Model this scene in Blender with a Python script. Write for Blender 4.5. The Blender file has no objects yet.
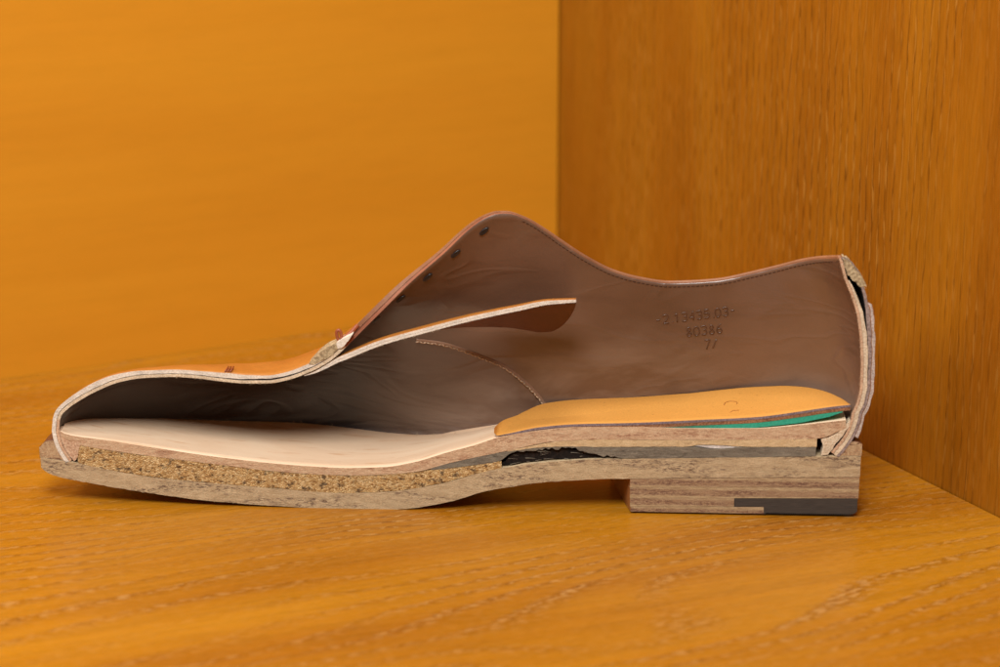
import bpy, bmesh, math, random
import numpy as np
from mathutils import Vector
from mathutils.bvhtree import BVHTree
random.seed(7)
rng = np.random.default_rng(7)
S = bpy.context.scene
C = S.collection

# ------------------------------------------------------------------ camera
F = 2222.0                      # focal length, pixels of a 1000 wide picture (80 mm)
TH = math.radians(17.0)
BALL = (395.0, 509.5)
sT, cT = math.sin(TH), math.cos(TH)
def ray(px, py):
    u, v = (px - 500.0) / F, (py - 333.5) / F
    return np.array([u, cT - v * sT, -sT - v * cT])
_r = ray(*BALL)
_t = F * 0.0003588
CAM = np.array([-_r[0] * _t + (BALL[0] - 500) * 0.0003588, -_r[1] * _t, -_r[2] * _t])
def floor_pt(px, py):
    r = ray(px, py)
    return CAM + r * (CAM[2] / -r[2])
O = floor_pt(*BALL)
_h = floor_pt(857.0, 517.5)
PSI = math.atan2(-(_h - O)[1], (_h - O)[0])
EX = np.array([math.cos(PSI), -math.sin(PSI), 0.0])
EY = np.array([math.sin(PSI), math.cos(PSI), 0.0])
def unp(px, py, d=0.0):
    """surveyed point: the shoe's own coordinates of a traced point at depth d (m) behind the cut"""
    r = ray(px, py)
    t = (d - (CAM - O) @ EY) / (r @ EY)
    p = CAM + r * t - O
    return np.array([p @ EX, d, p[2]])
def interp(tab, x):
    a = np.array(tab, float)
    return np.interp(x, a[:, 0], a[:, 1])
def smooth_interp(tab, x):
    a = np.array(tab, float)
    xs, ys = a[:, 0], a[:, 1]
    m = np.zeros(len(xs))
    dl = np.diff(ys) / np.diff(xs)
    m[0], m[-1] = dl[0], dl[-1]
    for i in range(1, len(xs) - 1):
        if dl[i - 1] * dl[i] > 0:
            h0, h1 = xs[i] - xs[i - 1], xs[i + 1] - xs[i]
            w1, w2 = 2 * h1 + h0, h1 + 2 * h0
            m[i] = (w1 + w2) / (w1 / dl[i - 1] + w2 / dl[i])
    x = np.asarray(x, float)
    k = np.clip(np.searchsorted(xs, x) - 1, 0, len(xs) - 2)
    h = xs[k + 1] - xs[k]
    s = np.clip((x - xs[k]) / h, 0, 1)
    return ((2*s**3 - 3*s**2 + 1) * ys[k] + (s**3 - 2*s**2 + s) * h * m[k]
            + (-2*s**3 + 3*s**2) * ys[k + 1] + (s**3 - s**2) * h * m[k + 1])
def sstep(a, b, x):
    t = np.clip((np.asarray(x, float) - a) / (b - a), 0, 1)
    return t * t * (3 - 2 * t)

# ------------------------------------------------------------------ node helpers
class G:
    def __init__(self, name):
        self.m = bpy.data.materials.new(name)
        self.m.use_nodes = True
        self.t = self.m.node_tree
        self.n = self.t.nodes
        self.b = self.n['Principled BSDF']
    def link(self, a, b): self.t.links.new(a, b)
    def put(self, sock, v):
        if isinstance(v, bpy.types.NodeSocket): self.link(v, sock)
        elif v is not None: sock.default_value = v
    def coord(self, kind='Object', scale=(1, 1, 1), rot=(0, 0, 0), src=None):
        if src is None:
            if kind == 'uv':
                n = self.n.new('ShaderNodeUVMap'); n.uv_map = 'uv'; src = n.outputs[0]
            else:
                src = self.n.new('ShaderNodeTexCoord').outputs[kind]
        mp = self.n.new('ShaderNodeMapping')
        mp.inputs['Scale'].default_value = scale
        mp.inputs['Rotation'].default_value = rot
        self.link(src, mp.inputs['Vector'])
        return mp.outputs[0]
    def noise(self, vec, scale=1, detail=3, rough=0.55, dist=0.0):
        n = self.n.new('ShaderNodeTexNoise')
        self.link(vec, n.inputs['Vector'])
        n.inputs['Scale'].default_value = scale; n.inputs['Detail'].default_value = detail
        n.inputs['Roughness'].default_value = rough; n.inputs['Distortion'].default_value = dist
        return n.outputs['Fac']
    def voro(self, vec, scale=1, feature='F1', out='Distance'):
        n = self.n.new('ShaderNodeTexVoronoi'); n.feature = feature
        self.link(vec, n.inputs['Vector']); n.inputs['Scale'].default_value = scale
        return n.outputs[out]
    def ramp(self, f, stops, interp='LINEAR'):
        n = self.n.new('ShaderNodeValToRGB'); n.color_ramp.interpolation = interp
        e = n.color_ramp.elements
        while len(e) < len(stops): e.new(0.5)
        for i, (p, c) in enumerate(stops):
            e[i].position = p
            e[i].color = (c, c, c, 1) if isinstance(c, (int, float)) else tuple(c) + (1,)
        self.link(f, n.inputs[0])
        return n.outputs[0]
    def mix(self, f, a, b, mode='MIX'):
        n = self.n.new('ShaderNodeMix'); n.data_type = 'RGBA'; n.blend_type = mode
        for s, v in ((n.inputs[0], f), (n.inputs[6], a), (n.inputs[7], b)):
            if isinstance(v, tuple) and len(v) == 3: v = v + (1,)
            self.put(s, v)
        return n.outputs[2]
    def math(self, op, a, b=None, c=None):
        n = self.n.new('ShaderNodeMath'); n.operation = op
        self.put(n.inputs[0], a)
        if b is not None: self.put(n.inputs[1], b)
        if c is not None: self.put(n.inputs[2], c)
        return n.outputs[0]
    def sep(self, v):
        n = self.n.new('ShaderNodeSeparateXYZ'); self.link(v, n.inputs[0]); return n.outputs
    def comb(self, x, y, z=0.0):
        n = self.n.new('ShaderNodeCombineXYZ')
        self.put(n.inputs[0], x); self.put(n.inputs[1], y); self.put(n.inputs[2], z); return n.outputs[0]
    def bump(self, h, strength=0.3, dist=0.001, prev=None):
        n = self.n.new('ShaderNodeBump')
        n.inputs['Strength'].default_value = strength; n.inputs['Distance'].default_value = dist
        self.link(h, n.inputs['Height'])
        if prev is not None: self.link(prev, n.inputs['Normal'])
        return n.outputs[0]
    def done(self, col, rough=0.6, normal=None, spec=0.5, coat=0.0, coat_rough=0.3, sheen=0.0):
        b = self.b
        if isinstance(col, tuple) and len(col) == 3: col = col + (1,)
        self.put(b.inputs['Base Color'], col); self.put(b.inputs['Roughness'], rough)
        self.put(b.inputs['Specular IOR Level'], spec)
        b.inputs['Coat Weight'].default_value = coat; b.inputs['Coat Roughness'].default_value = coat_rough
        b.inputs['Sheen Weight'].default_value = sheen
        if normal is not None: self.link(normal, b.inputs['Normal'])
        return self.m
def srgb(r, g, b):
    f = lambda c: (c / 255 / 12.92) if c / 255 <= 0.04045 else ((c / 255 + 0.055) / 1.055) ** 2.4
    return (f(r), f(g), f(b))

# ------------------------------------------------------------------ materials
def oak(name, light, mid, dark, line, pale, along, across, third, rough=0.36, pore=0.5, ring=0.5, warp=0.03, spacing=0.007, seed=0.0,
        bumpy=0.12, coat=0.12, contrast=1.0, fineness=1.0, plen=1.0, skew=0.0, wy=9.0):
    """varnished oak veneer; along/across/third are axis indices of the object's own space (metres).
    Growth rings are contour lines of a slowly drifting field; rows of short vessels sit inside each ring."""
    g = G(name)
    o = g.n.new('ShaderNodeTexCoord').outputs['Object']
    x = g.sep(o)
    a, c, t = x[along], x[across], x[third]
    c = g.math('MULTIPLY_ADD', a, skew, c)
    a = g.math('ADD', a, seed)
    t = g.math('MULTIPLY', t, 0.2)
    v = g.comb(a, c, t)
    w1 = g.noise(g.coord(src=v, scale=(3.4, wy, 1)), 1, 1, 0.4)
    w2 = g.noise(g.coord(src=v, scale=(30, 80, 1)), 1, 2, 0.5)
    cw = g.math('ADD', g.math('MULTIPLY_ADD', w1, warp, c), g.math('MULTIPLY', w2, 0.0035))
    vw = g.comb(a, g.math('MULTIPLY_ADD', w2, 0.003, c), t)
    tone = g.noise(g.coord(src=vw, scale=(3, 22, 1)), 1, 3, 0.5)
    fine = g.noise(g.coord(src=vw, scale=(30, 520 * fineness, 1)), 1, 4, 0.7)
    streak = g.noise(g.coord(src=vw, scale=(6, 150, 1)), 1, 3, 0.6)
    ph = g.math('FRACT', g.math('MULTIPLY', g.math('ADD', cw, 3.0), 1.0 / spacing))
    band = g.ramp(ph, [(0.0, 0.0), (0.25, 0.1), (0.52, 1.0), (0.62, 0.9), (0.7, 0.05), (1.0, 0.0)])
    col = g.ramp(tone, [(0.5 - 0.22 / contrast, dark), (0.5, mid), (0.5 + 0.22 / contrast, light)])
    col = g.mix(min(1, 0.8 * contrast), col, g.ramp(fine, [(0.34, 0.84), (0.5, 1.0), (0.68, 1.1)]), 'MULTIPLY')
    col = g.mix(min(1, 0.6 * contrast), col, g.ramp(streak, [(0.3, 0.85), (0.5, 1.0), (0.7, 1.08)]), 'MULTIPLY')
    patchy = g.ramp(g.noise(g.coord(src=v, scale=(7, 24, 1)), 1, 3, 0.55), [(0.36, 0.08), (0.62, 1.0)])
    band = g.math('MULTIPLY', band, patchy)
    col = g.mix(g.math('MULTIPLY', band, ring), col, line)
    p = g.noise(g.coord(src=vw, scale=(150 / plen, 760 * fineness, 20)), 1, 2, 0.5, 0.2)
    pm = g.math('MULTIPLY', g.ramp(p, [(0.53, 0.0), (0.6, 1.0)]), g.math('MULTIPLY_ADD', band, 0.85, 0.15))
    col = g.mix(g.math('MULTIPLY', pm, pore), col, tuple(q * 0.8 for q in line))
    p2 = g.noise(g.coord(src=vw, scale=(140 / plen, 700 * fineness, 20), rot=(0, 0, 0.01)), 1, 2, 0.5, 0.2)
    p2 = g.math('MULTIPLY', g.ramp(p2, [(0.5, 0.0), (0.58, 1.0)]), g.math('MULTIPLY_ADD', band, 0.88, 0.12))
    col = g.mix(g.math('MULTIPLY', p2, min(1.0, pore * 1.2)), col, pale)
    h = g.math('SUBTRACT', g.math('MULTIPLY', fine, 0.3), g.math('MULTIPLY', pm, 0.9))
    nb = g.bump(h, bumpy, 0.0006)
    rg = g.math('MULTIPLY_ADD', streak, 0.14, rough - 0.07)
    return g.done(col, rg, nb, 0.3, coat, 0.22)

def leather(name, base, var, rough=0.45, grain=0.25, spec=0.5, wrinkle=0.0, mott=22):
    g = G(name)
    o = g.coord()
    m1 = g.noise(o, mott, 4, 0.6)
    m2 = g.noise(o, 160, 3, 0.6)
    col = g.mix(g.ramp(m1, [(0.3, 0.0), (0.7, 1.0)]), base, var)
    col = g.mix(0.35, col, g.ramp(m2, [(0.3, 0.75), (0.7, 1.2)]), 'MULTIPLY')
    nb = g.bump(g.voro(o, 1900, 'F1'), grain * 0.5, 0.0002)
    nb = g.bump(g.noise(o, 700, 4, 0.6), grain, 0.0003, nb)
    if wrinkle:
        w = g.noise(g.coord(scale=(1, 1, 2.2)), 38, 3, 0.55, 0.8)
        w2 = g.noise(g.coord(scale=(1.6, 1, 4.0), rot=(0, 0.25, 0)), 30, 2, 0.5, 1.2)
        nb = g.bump(g.math('ADD', w, w2), wrinkle, 0.003, nb)
    rg = g.math('MULTIPLY_ADD', m1, 0.2, rough - 0.1)
    return g.done(col, rg, nb, spec)

def lining_mat(name):
    g = G(name)
    o = g.coord()
    m1 = g.noise(o, 14, 3, 0.55)
    m2 = g.noise(g.coord(scale=(1, 1, 1.6)), 70, 4, 0.6, 0.4)
    col = g.mix(g.ramp(m1, [(0.3, 0.0), (0.7, 1.0)]), srgb(94, 68, 52), srgb(117, 88, 70))
    col = g.mix(0.25, col, g.ramp(m2, [(0.3, 0.8), (0.7, 1.15)]), 'MULTIPLY')
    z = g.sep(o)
    toe_shade = g.ramp(g.math('MULTIPLY_ADD', g.math('MULTIPLY_ADD', z[2], 0.0, z[0]), 4.0, 0.5), [(0.42, 1.0), (0.62, 0.0)])  # painted shade: the lining colour darkens toward the toe, under the vamp
    col = g.mix(g.math('MULTIPLY', toe_shade, 0.9), col, srgb(36, 25, 20))
    wz = g.ramp(g.math('MULTIPLY', g.math('ADD', z[2], g.math('MULTIPLY', g.math('SUBTRACT', m1, 0.5), 0.05)), 10.0),
                [(0.30, 1.0), (0.58, 0.0)])
    wn = g.noise(g.coord(scale=(1, 1, 2.6), rot=(0, 0.3, 0)), 22, 4, 0.6, 0.6)
    low_pale = g.math('MULTIPLY', g.math('MULTIPLY', wz, g.math('SUBTRACT', 1.0, toe_shade)), g.ramp(wn, [(0.42, 0.05), (0.62, 1.0)]))
    col = g.mix(g.math('MULTIPLY', low_pale, 0.6), col, srgb(156, 134, 118))  # paler, slightly glossier patches low on the lining, fading toward the toe
    # finger-dark bruises and a few pale scuffs
    br = g.noise(g.coord(scale=(1, 1, 2.4), rot=(0, 0.15, 0)), 17, 3, 0.6, 0.8)
    col = g.mix(g.math('MULTIPLY', g.ramp(br, [(0.57, 0.0), (0.68, 1.0)]), 0.3), col, srgb(66, 46, 40))
    sc = g.noise(g.coord(scale=(14, 14, 150), rot=(0, 0.6, 0)), 1, 3, 0.6)
    col = g.mix(g.math('MULTIPLY', g.ramp(sc, [(0.7, 0.0), (0.76, 1.0)]), 0.22), col, srgb(170, 142, 122))
    nb = g.bump(g.noise(o, 1100, 3, 0.6), 0.12, 0.0003)
    nb = g.bump(g.noise(o, 260, 3, 0.6), 0.05, 0.001, nb)
    w = g.noise(g.coord(scale=(1, 1, 1.7)), 24, 2, 0.5, 0.7)
    w2 = g.ramp(g.noise(g.coord(scale=(1.0, 1, 3.2), rot=(0, 0.25, 0)), 15, 2, 0.5, 1.0), [(0.46, 0.0), (0.5, 1.0), (0.56, 0.1)])
    nb = g.bump(w, 0.13, 0.005, nb)
    nb = g.bump(w2, 0.10, 0.002, nb)
    rg = g.math('SUBTRACT', g.math('MULTIPLY_ADD', m2, 0.16, 0.27), g.math('MULTIPLY', low_pale, 0.05))
    return g.done(col, rg, nb, 0.75)

def fibre(name, light, dark, speck, u=110.0, v=1500.0, amount=0.6, sp_amt=0.5, rough=0.85, band=0.0, band_n=400.0, spu=420.0, spv=1300.0):
    """sawn leather section: matted fibres lying loosely along the layer (uv in metres), dark flecks and smudges"""
    g = G(name)
    a = g.noise(g.coord('uv', (u * 3.0, v * 0.9, 1)), 1, 4, 0.7, 0.6)
    b = g.noise(g.coord('uv', (45, 330, 1)), 1, 3, 0.6)
    col = g.mix(g.ramp(a, [(0.28, 0.0), (0.7, 1.0)]), dark, light)
    col = g.mix(0.5, col, g.ramp(b, [(0.25, 0.8), (0.5, 1.0), (0.75, 1.12)]), 'MULTIPLY')
    s = g.noise(g.coord('uv', (spu, spv, 1)), 1, 4, 0.72, 0.6)
    z = g.noise(g.coord('uv', (34, band_n, 1)), 1, 2, 0.5)
    sm = g.math('MULTIPLY', g.ramp(s, [(0.48, 0.0), (0.6, 1.0)]), g.ramp(z, [(0.48, 0.03), (0.6, 1.0)]))
    col = g.mix(g.math('MULTIPLY', sm, sp_amt), col, speck)
    st = g.noise(g.coord('uv', (55, 160, 1)), 1, 3, 0.6, 0.4)
    col = g.mix(g.math('MULTIPLY', g.ramp(st, [(0.62, 0.0), (0.72, 1.0)]), sp_amt * 0.7), col, speck)
    n2 = g.noise(g.coord('uv', (1700, 2300, 1)), 1, 3, 0.65)
    col = g.mix(0.6, col, g.ramp(n2, [(0.3, 0.72), (0.7, 1.25)]), 'MULTIPLY')
    nb = g.bump(g.math('MULTIPLY_ADD', a, 0.6, n2), 0.6, 0.0005)
    return g.done(col, rough, nb, 0.2)

def raw_edge(name, light, dark, scale=1500):
    g = G(name)
    o = g.coord()
    n1 = g.noise(o, scale, 3, 0.65)
    n2 = g.noise(o, scale / 7, 3, 0.6)
    col = g.mix(g.ramp(n1, [(0.32, 0.0), (0.66, 1.0)]), dark, light)
    col = g.mix(0.6, col, g.ramp(n2, [(0.3, 0.7), (0.7, 1.2)]), 'MULTIPLY')
    nb = g.bump(n1, 0.5, 0.0005)
    return g.done(col, 0.9, nb, 0.2)

def cork_mat():
    g = G('cork')
    uv = g.coord('uv', (1, 1, 1))
    w = g.noise(g.coord('uv', (500, 500, 1)), 1, 2, 0.5)
    k = g.voro(g.coord('uv', (1250, 1700, 1)), 1, 'F1', 'Color')
    ks = g.sep(k)
    d = g.voro(g.coord('uv', (1250, 1700, 1)), 1, 'DISTANCE_TO_EDGE')
    col = g.ramp(ks[0], [(0.0, srgb(150, 112, 66)), (0.2, srgb(190, 152, 98)), (0.6, srgb(208, 174, 120)), (1.0, srgb(226, 198, 148))])
    col = g.mix(g.ramp(d, [(0.0, 0.5), (0.1, 0.0)]), col, srgb(104, 74, 44))
    sp = g.noise(g.coord('uv', (330, 480, 1)), 1, 3, 0.65)
    col = g.mix(g.math('MULTIPLY', g.ramp(sp, [(0.54, 0.0), (0.64, 1.0)]), 0.8), col, srgb(66, 52, 42))
    col = g.mix(0.5, col, g.ramp(w, [(0.3, 0.75), (0.7, 1.2)]), 'MULTIPLY')
    nb = g.bump(g.math('ADD', ks[1], g.math('MULTIPLY', d, 2.0)), 0.6, 0.0005)
    return g.done(col, 0.9, nb, 0.2)

M = {}
M['floor'] = oak('oak_floor', srgb(179, 122, 24), srgb(167, 109, 17), srgb(146, 87, 12), srgb(116, 68, 22), srgb(192, 146, 84), 0, 1, 2, 0.33, 0.52, 0.42, 0.12, 0.0085, 0.3, 0.06, 0.16, 0.95, 1.1, 0.6, 0.12, 10.0)
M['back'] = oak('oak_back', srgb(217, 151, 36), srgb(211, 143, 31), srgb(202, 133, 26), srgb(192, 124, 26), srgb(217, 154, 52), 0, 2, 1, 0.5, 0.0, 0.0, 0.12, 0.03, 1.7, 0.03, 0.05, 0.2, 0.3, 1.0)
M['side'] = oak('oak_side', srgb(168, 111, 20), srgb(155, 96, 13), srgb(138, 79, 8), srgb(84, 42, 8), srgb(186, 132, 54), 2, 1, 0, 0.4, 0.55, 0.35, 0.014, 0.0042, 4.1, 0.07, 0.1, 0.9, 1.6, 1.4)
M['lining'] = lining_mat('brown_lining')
M['tongue_under'] = leather('tongue_underside', srgb(92, 56, 40), srgb(112, 72, 52), 0.55, 0.15, 0.4, 0.1)
M['cognac'] = leather('cognac_leather', srgb(170, 106, 40), srgb(190, 126, 54), 0.42, 0.2, 0.5, 0.06)
M['edge_tan'] = leather('dyed_edge', srgb(126, 82, 56), srgb(158, 110, 78), 0.5, 0.3, 0.4, 0.0, 60)
M['edge_brown'] = leather('dyed_edge_brown', srgb(134, 78, 54), srgb(168, 108, 78), 0.55, 0.3, 0.4, 0.0, 60)
M['raw'] = raw_edge('raw_white_edge', srgb(240, 234, 222), srgb(206, 194, 176))
M['raw2'] = raw_edge('raw_cream_edge', srgb(234, 220, 194), srgb(192, 168, 136))
M['raw_grey'] = raw_edge('raw_grey_edge', srgb(212, 202, 194), srgb(156, 140, 132))
M['raw_pink'] = raw_edge('raw_pink_edge', srgb(222, 192, 160), srgb(176, 134, 106))
M['raw_dusk'] = raw_edge('raw_dusky_edge', srgb(176, 158, 150), srgb(112, 96, 92), 1000)
M['fuzz'] = raw_edge('fuzzy_filler', srgb(206, 188, 150), srgb(122, 102, 76), 1000)
def insole_mat():
    g = G('insole_veg_tan')
    o = g.coord()
    a = g.noise(g.coord(scale=(14, 60, 20)), 1, 4, 0.6, 0.6)
    b = g.noise(g.coord(scale=(60, 420, 60), rot=(0, 0, 0.1)), 1, 3, 0.6, 0.3)
    col = g.mix(g.ramp(a, [(0.3, 0.0), (0.68, 1.0)]), srgb(232, 194, 158), srgb(246, 218, 186))
    col = g.mix(g.math('MULTIPLY', g.ramp(b, [(0.58, 0.0), (0.7, 1.0)]), 0.6), col, srgb(214, 162, 116))
    n = g.noise(o, 900, 3, 0.6)
    return g.done(col, 0.6, g.bump(n, 0.12, 0.0003), 0.35)
M['insole'] = insole_mat()
M['insole_edge'] = fibre('insole_edge', srgb(216, 190, 156), srgb(186, 148, 116), srgb(138, 86, 62), sp_amt=0.7, v=900, band_n=420)
def pad_mat():
    g = G('pad_leather')
    o = g.coord()
    a = g.noise(o, 1500, 3, 0.7); b = g.noise(g.coord(scale=(30, 60, 60)), 1, 3, 0.6)
    col = g.mix(b, srgb(202, 140, 60), srgb(217, 155, 74))
    col = g.mix(0.5, col, g.ramp(a, [(0.3, 0.8), (0.7, 1.16)]), 'MULTIPLY')
    sp = g.noise(o, 620, 2, 0.6)
    col = g.mix(g.math('MULTIPLY', g.ramp(sp, [(0.68, 0.0), (0.74, 1.0)]), 0.5), col, srgb(140, 88, 34))
    return g.done(col, 0.7, g.bump(a, 0.35, 0.0004), 0.3)
M['pad'] = pad_mat()
M['pad_grey'] = raw_edge('pad_grey_edge', srgb(150, 136, 140), srgb(104, 90, 96))
M['pad_tan'] = raw_edge('pad_tan_edge', srgb(170, 126, 92), srgb(112, 74, 52))
def foam_mat():
    g = G('green_foam')
    o = g.coord()
    x = g.sep(o)
    n = g.noise(o, 1300, 3, 0.6); n2 = g.noise(o, 90, 3, 0.6)
    dirty = g.ramp(g.math('MULTIPLY', g.math('ADD', x[0], g.math('MULTIPLY', n2, 0.012)), 5.0), [(0.50, 1.0), (0.62, 0.0)])
    col = g.mix(n, srgb(30, 140, 116), srgb(70, 186, 156))
    col = g.mix(g.math('MULTIPLY', dirty, 0.85), col, srgb(74, 88, 72))
    return g.done(col, 0.8, g.bump(n, 0.5, 0.0004), 0.3)
M['foam'] = foam_mat()
M['outsole'] = fibre('outsole_section', srgb(204, 182, 146), srgb(168, 144, 110), srgb(92, 70, 60), sp_amt=0.8, u=60, v=700, band_n=240)
def heel_mat():
    """stacked lifts: every lift pale at its faces and flecked dark purple-brown along its core"""
    g = G('heel_section')
    uv = g.sep(g.coord('uv'))
    a = g.noise(g.coord('uv', (220, 1000, 1)), 1, 4, 0.7, 0.4)
    wob = g.noise(g.coord('uv', (30, 60, 1)), 1, 2, 0.5)
    ph = g.math('FRACT', g.math('MULTIPLY', g.math('ADD', uv[1], g.math('MULTIPLY', wob, 0.0012)), 268.0))
    core = g.ramp(ph, [(0.0, 0.0), (0.2, 0.9), (0.6, 1.0), (0.8, 0.1), (1.0, 0.0)])
    col = g.mix(g.ramp(a, [(0.3, 0.0), (0.7, 1.0)]), srgb(158, 132, 98), srgb(196, 172, 134))
    s = g.noise(g.coord('uv', (620, 1500, 1)), 1, 4, 0.75, 0.6)
    patch = g.ramp(g.noise(g.coord('uv', (38, 420, 1)), 1, 2, 0.5), [(0.4, 0.15), (0.55, 1.0)])
    sm = g.math('MULTIPLY', g.math('MULTIPLY', g.ramp(s, [(0.45, 0.0), (0.56, 1.0)]), core), patch)
    col = g.mix(g.math('MULTIPLY', sm, 0.95), col, srgb(84, 60, 56))
    col = g.mix(g.math('MULTIPLY', core, 0.5), col, srgb(136, 98, 76))
    n2 = g.noise(g.coord('uv', (2200, 2200, 1)), 1, 2, 0.6)
    col = g.mix(0.5, col, g.ramp(n2, [(0.3, 0.75), (0.7, 1.25)]), 'MULTIPLY')
    return g.done(col, 0.85, g.bump(g.math('ADD', a, n2), 0.55, 0.0005), 0.25)
M['heel'] = heel_mat()
M['sole_side'] = leather('sole_side_finish', srgb(84, 50, 32), srgb(104, 64, 42), 0.4, 0.1)
M['breast'] = leather('heel_breast_finish', srgb(168, 112, 62), srgb(142, 92, 50), 0.45, 0.15)
M['cream'] = fibre('cream_layer', srgb(222, 198, 156), srgb(190, 160, 118), srgb(130, 90, 66), sp_amt=0.3, v=900, band_n=300)
M['shank'] = fibre('shank_section', srgb(142, 134, 118), srgb(100, 92, 80), srgb(66, 60, 54), sp_amt=0.4, u=50, v=700, band_n=200)
M['dark'] = raw_edge('void_shade', srgb(40, 32, 28), srgb(18, 14, 12), 700)  # near-black stand-in for shade inside the arch void and heel gap
M['cork'] = cork_mat()
M['welt'] = fibre('welt_section', srgb(204, 178, 140), srgb(158, 122, 90), srgb(96, 60, 46), sp_amt=0.8, u=400, v=500, band_n=500)
M['paper'] = raw_edge('paper_scrap', srgb(226, 222, 216), srgb(170, 164, 160), 500)
def rubber_mat():
    g = G('rubber')
    o = g.coord()
    n = g.noise(g.coord('uv', (200, 1800, 1)), 1, 3, 0.6); n2 = g.noise(o, 2600, 2, 0.6)
    col = g.mix(n, srgb(44, 39, 36), srgb(82, 74, 66))
    return g.done(col, 0.7, g.bump(n2, 0.4, 0.0003), 0.35)
M['rubber'] = rubber_mat()
M['thread'] = raw_edge('thread', srgb(206, 180, 152), srgb(168, 136, 112), 2500)
M['thread_dark'] = raw_edge('thread_dark', srgb(88, 62, 50), srgb(62, 42, 34), 2500)
M['stamp'] = leather('stamped_mark', srgb(84, 57, 43), srgb(98, 70, 54), 0.3, 0.1)
M['eyelet'] = leather('eyelet_metal', srgb(34, 36, 42), srgb(22, 24, 30), 0.35, 0.05)
M['bartack'] = leather('bartack_leather', srgb(158, 84, 52), srgb(126, 62, 40), 0.45, 0.3)
M['hair'] = raw_edge('loose_fibre', srgb(214, 196, 166), srgb(160, 136, 106), 900)
M['pad_mark'] = leather('pad_mark', srgb(176, 112, 40), srgb(160, 98, 34), 0.6, 0.1)

# ------------------------------------------------------------------ object helpers
def link_mesh(name, verts, faces, mats, fm=None, parent=None, uv=None, smooth=None):
    me = bpy.data.meshes.new(name)
    me.from_pydata([tuple(map(float, v)) for v in verts], [], [tuple(f) for f in faces])
    for m in mats: me.materials.append(m)
    if fm is not None:
        me.polygons.foreach_set('material_index', fm)
    if uv is not None:
        l = me.uv_layers.new(name='uv')
        k = 0
        for p, fuv in zip(me.polygons, uv):
            for li, c in zip(p.loop_indices, fuv): l.data[li].uv = c
    if smooth is not None:
        me.polygons.foreach_set('use_smooth', smooth)
    me.update()
    o = bpy.data.objects.new(name, me)
    C.objects.link(o)
    if parent is not None: o.parent = parent
    return o
def fix_normals(o):
    bm = bmesh.new(); bm.from_mesh(o.data)
    bmesh.ops.recalc_face_normals(bm, faces=bm.faces)
    bm.to_mesh(o.data); bm.free()

class MB:
    def __init__(self): self.v = []; self.f = []; self.m = []; self.u = []; self.s = []
    def add(self, verts, faces, fm, uv, sm):
        b = len(self.v)
        self.v += list(verts); self.f += [[i + b for i in f] for f in faces]
        self.m += list(fm); self.u += list(uv); self.s += list(sm)
    def build(self, name, mats, parent=None):
        o = link_mesh(name, self.v, self.f, mats, self.m, parent, self.u, self.s)
        fix_normals(o)
        return o

def slab(mb, lx, top, bot, W, W0=None, cup=None, ny=14, nz=4, mt=0, mf=0, ms=0, front_noise=0.0, x_of_y=None, tuck=None):
    """a layer of the sole: stations lx, heights top/bot at the cut, running back to half-width W.
    mt/mf/ms: material slots for top+bottom, cut face, outside."""
    n = len(lx)
    W0 = np.zeros(n) if W0 is None else W0
    verts, faces, fm, uvs, sm = [], [], [], [], []
    prof = []                       # per station a closed ring: front bottom->front top->back top->back bottom
    for i in range(n):
        ring = []
        for k in range(nz + 1):
            s = k / nz
            ring.append((lx[i], W0[i], bot[i] + (top[i] - bot[i]) * s))
        for k in range(1, ny + 1):
            r = 1 - (1 - k / ny) ** 1.5
            y = W0[i] + (W[i] - W0[i]) * r
            dz = cup(i, y) if cup else 0.0
            ring.append((lx[i], y, top[i] + dz))
        dzb = cup(i, W[i]) if cup else 0.0
        for k in range(1, 3):
            ring.append((lx[i], W[i], top[i] + dzb + (bot[i] - top[i] - dzb) * k / 3))
        for k in range(0, 4):
            q = W[i] + (W0[i] - W[i]) * [0, 0.45, 0.75, 0.9][k]
            ring.append((lx[i], q, bot[i] - (tuck[i] * min(1.0, q / 0.012) if tuck is not None else 0)))
        if x_of_y:
            ring = [(p[0] + x_of_y(i, p[1]), p[1], p[2]) for p in ring]
        prof.append(ring)
    m = len(prof[0])
    for r in prof: verts += r
    for i in range(n - 1):
        for k in range(m):
            k2 = (k + 1) % m
            faces.append((i * m + k, (i + 1) * m + k, (i + 1) * m + k2, i * m + k2))
            ps = [verts[j] for j in faces[-1]]
            if k < nz:
                fm.append(mf); uvs.append([(p[0], p[2]) for p in ps]); sm.append(False)
            elif k < nz + ny:
                fm.append(mt); uvs.append([(p[0], p[1] + 0.3) for p in ps]); sm.append(True)
            elif k < nz + ny + 3:
                fm.append(ms); uvs.append([(p[0] + p[1], p[2]) for p in ps]); sm.append(False)
            else:
                fm.append(mt); uvs.append([(p[0], p[1] + 0.3) for p in ps]); sm.append(False)
    for i, slot in ((0, ms), (n - 1, ms)):
        faces.append([i * m + k for k in range(m)]); fm.append(slot); sm.append(False)
        uvs.append([(verts[i * m + k][1], verts[i * m + k][2]) for k in range(m)])
    mb.add(verts, faces, fm, uvs, sm)

def px_line(tab, xs):
    """heights (z) of a traced line at the cut for pixel stations xs -> arrays lx, z"""
    ys = interp(tab, xs) if len(tab) < 3 else smooth_interp(tab, xs)
    P = np.array([unp(x, y, 0) for x, y in zip(xs, ys)])
    return P[:, 0], P[:, 2]
def stations(a, b, n, end=True):
    """pixel stations, crowded at both ends"""
    t = np.linspace(0, 1, n)
    t = 0.5 * (1 - np.cos(math.pi * t)) if end else t
    return a + (b - a) * t
def z_at(tab, lx):
    """height of a traced cut line at local x"""
    xs = np.linspace(tab[0][0], tab[-1][0], 400)
    X, Z = px_line(tab, xs)
    return np.interp(lx, X, Z)
def lx_of(px): return unp(px, 470, 0)[0]

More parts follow.
